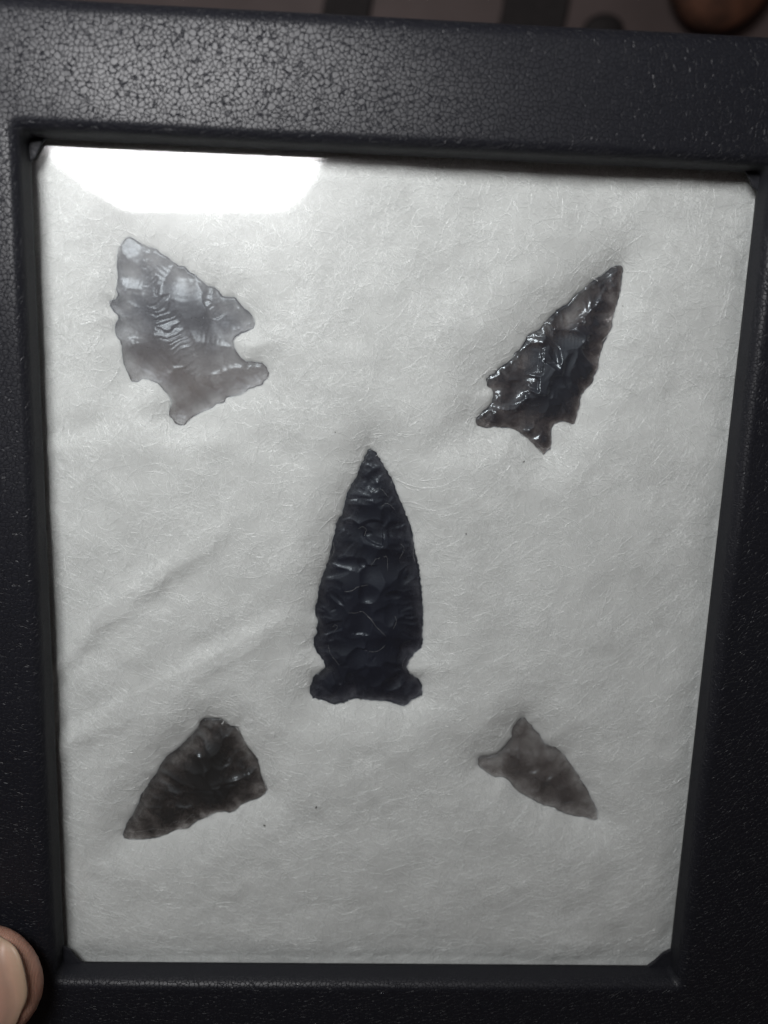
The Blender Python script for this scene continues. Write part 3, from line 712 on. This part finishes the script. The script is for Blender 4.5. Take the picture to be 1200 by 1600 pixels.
# ------------------------------------------------------------------ thumb and hand holding the case
ST = np.array([0, 0.6, 1.6, 3.0, 5, 8, 12, 18, 26, 33, 42, 55, 68]) * 0.001
HA = np.array([0.2, 3.9, 6.3, 8.2, 9.9, 11.0, 11.6, 11.7, 11.2, 11.6, 11.8, 13.5, 17]) * 0.001
HB = np.array([0.2, 1.8, 2.8, 3.8, 5.0, 6.4, 7.9, 8.8, 8.8, 9.3, 9.6, 12, 15]) * 0.001
ZC = np.array([6.0, 6.0, 6.1, 6.2, 6.5, 7.0, 7.8, 8.5, 8.4, 7.5, 5.0, -2.0, -10.0]) * 0.001 + LIPH
AX = math.radians(197)
adir = np.array([math.cos(AX), math.sin(AX)]); aside = np.array([-adir[1], adir[0]])
tip = at(58, 1517, LIPH + 0.0072)[:2]
hand = empty('hand', (tip[0] - 0.09, tip[1] - 0.06, -0.03)); HL = np.array(hand.location)
def interp(s, arr): return np.interp(s, ST, arr)
def thumb_pt(s, ang, ga=1.0, gb=0.0):
    a, b = interp(s, HA) * ga, interp(s, HB) + gb; c = tip + adir * s
    ca, sa = math.cos(ang), math.sin(ang); e = 2 / 2.25
    u = a * math.copysign(abs(ca) ** e, ca); z = b * math.copysign(abs(sa) ** e, sa)
    return np.array([c[0] + aside[0] * u, c[1] + aside[1] * u, interp(s, ZC) + z])
bm = bmesh.new()
def loft(rings):
    prev = None
    for r in rings:
        cur = [bm.verts.new(p) for p in r]
        if prev:
            for k in range(len(cur)): bm.faces.new((prev[k], prev[(k + 1) % len(cur)], cur[(k + 1) % len(cur)], cur[k]))
        else: bm.faces.new(cur[::-1])
        prev = cur
    bm.faces.new(prev)
NSEG = 28
loft([[thumb_pt(s, 2 * math.pi * k / NSEG) for k in range(NSEG)] for s in np.concatenate([[0.00003, 0.0003], np.linspace(0.0008, 0.068, 44)])])
def chain(pts, rads, seg=16):
    """tapering limb along smoothed joints"""
    pts = np.array(pts); t = np.arange(len(pts)); tt = np.linspace(0, len(pts) - 1, (len(pts) - 1) * 5 + 1)
    c = np.stack([np.interp(tt, t, pts[:, i]) for i in range(3)], 1); r = np.interp(tt, t, rads)
    for _ in range(2): c[1:-1] = 0.25 * c[:-2] + 0.5 * c[1:-1] + 0.25 * c[2:]
    d0 = (c[0] - c[1]) / np.linalg.norm(c[0] - c[1]); d1 = (c[-1] - c[-2]) / np.linalg.norm(c[-1] - c[-2])
    cc = [c[0] + d0 * r[0] * k for k in (0.98, 0.85, 0.5)] + list(c) + [c[-1] + d1 * r[-1] * k for k in (0.5, 0.85, 0.98)]
    rr = [r[0] * k for k in (0.2, 0.53, 0.87)] + list(r) + [r[-1] * k for k in (0.87, 0.53, 0.2)]
    rings = []
    for i, p in enumerate(cc):
        d = cc[min(i + 1, len(cc) - 1)] - cc[max(i - 1, 0)]; d = d / np.linalg.norm(d)
        a = np.cross(d, [0, 0, 1.0]); a /= np.linalg.norm(a) + 1e-9; b = np.cross(a, d)
        rings.append([p + rr[i] * (a * math.cos(2 * math.pi * k / seg) + b * math.sin(2 * math.pi * k / seg)) for k in range(seg)])
    loft(rings)
x0, y0 = tip
UZ = -DEPTH - 0.003 - 0.0078                      # finger axis under the tray
wrist = np.array([x0 - 0.135, y0 - 0.095, -0.035])
for k, (dy, ln) in enumerate(((0.040, 0.060), (0.020, 0.068), (0.0, 0.064), (-0.018, 0.048))):
    kn = np.array([x0 - 0.052, y0 + dy * 0.9 - 0.012, -0.040 - 0.002 * k])
    chain([wrist + np.array([0.012 * 1, (dy - 0.01) * 0.6, 0]), kn, np.array([x0 - 0.026, y0 + dy, UZ - 0.006]), np.array([x0 - 0.03 + ln * 0.62, y0 + dy + 0.004, UZ - 0.001]), np.array([x0 - 0.03 + ln, y0 + dy + 0.007, UZ])],
          [0.017, 0.0125, 0.0095, 0.0082, 0.0072])
th_end = np.array([*(tip + adir * 0.060), LIPH - 0.006])
chain([th_end, th_end * 0.5 + wrist * 0.5 + np.array([0, 0, 0.004]), wrist], [0.0155, 0.021, 0.024])
chain([np.array([x0 - 0.060, y0 + 0.012, -0.036]), wrist + np.array([0.02, 0.02, -0.004])], [0.017, 0.022])
chain([wrist + np.array([0.01, 0.005, 0]), wrist + np.array([-0.05, -0.05, -0.01]), wrist + np.array([-0.17, -0.16, -0.03])], [0.027, 0.028, 0.036], 24)
bmesh.ops.translate(bm, verts=bm.verts, vec=Vector(-HL))
bmesh.ops.recalc_face_normals(bm, faces=bm.faces)
skin = bm_obj('skin', bm, M_SKIN, hand)
rm = skin.modifiers.new('remesh', 'REMESH'); rm.mode = 'VOXEL'; rm.voxel_size = 0.0009; rm.use_smooth_shade = True
sm = skin.modifiers.new('smooth', 'SMOOTH'); sm.factor = 0.5; sm.iterations = 6
# nail plate
NU, NVv = 22, 26; V = []; A = []; F = []
for i in range(NU + 1):
    for j in range(NVv + 1):
        ph = (j / NVv * 2 - 1); sf = 0.0002 + 0.0052 * abs(ph) ** 2.3
        s_ = sf + (0.0150 - sf) * i / NU
        q = thumb_pt(max(s_, 0.0034), math.radians(112 - 68 * ph), 0.97, 0.00035)
        c_ = tip + adir * s_; c0_ = tip + adir * max(s_, 0.0034)
        q[0] += c_[0] - c0_[0]; q[1] += c_[1] - c0_[1]
        q[2] -= 0.10 * max(0, 0.0034 - s_)
        V.append(q); A.append((s_ - sf) / 0.013)
F = [(i * (NVv + 1) + j, i * (NVv + 1) + j + 1, (i + 1) * (NVv + 1) + j + 1, (i + 1) * (NVv + 1) + j) for i in range(NU) for j in range(NVv)]
nail = mesh_obj('nail', np.array(V) - HL, F, M_NAIL, hand); attr(nail, 'along', A)
so = nail.modifiers.new('solid', 'SOLIDIFY'); so.thickness = 0.0005; so.offset = 0
tag(hand, "hand holding the case, its bare thumb pressed on the black frame", 'hand')
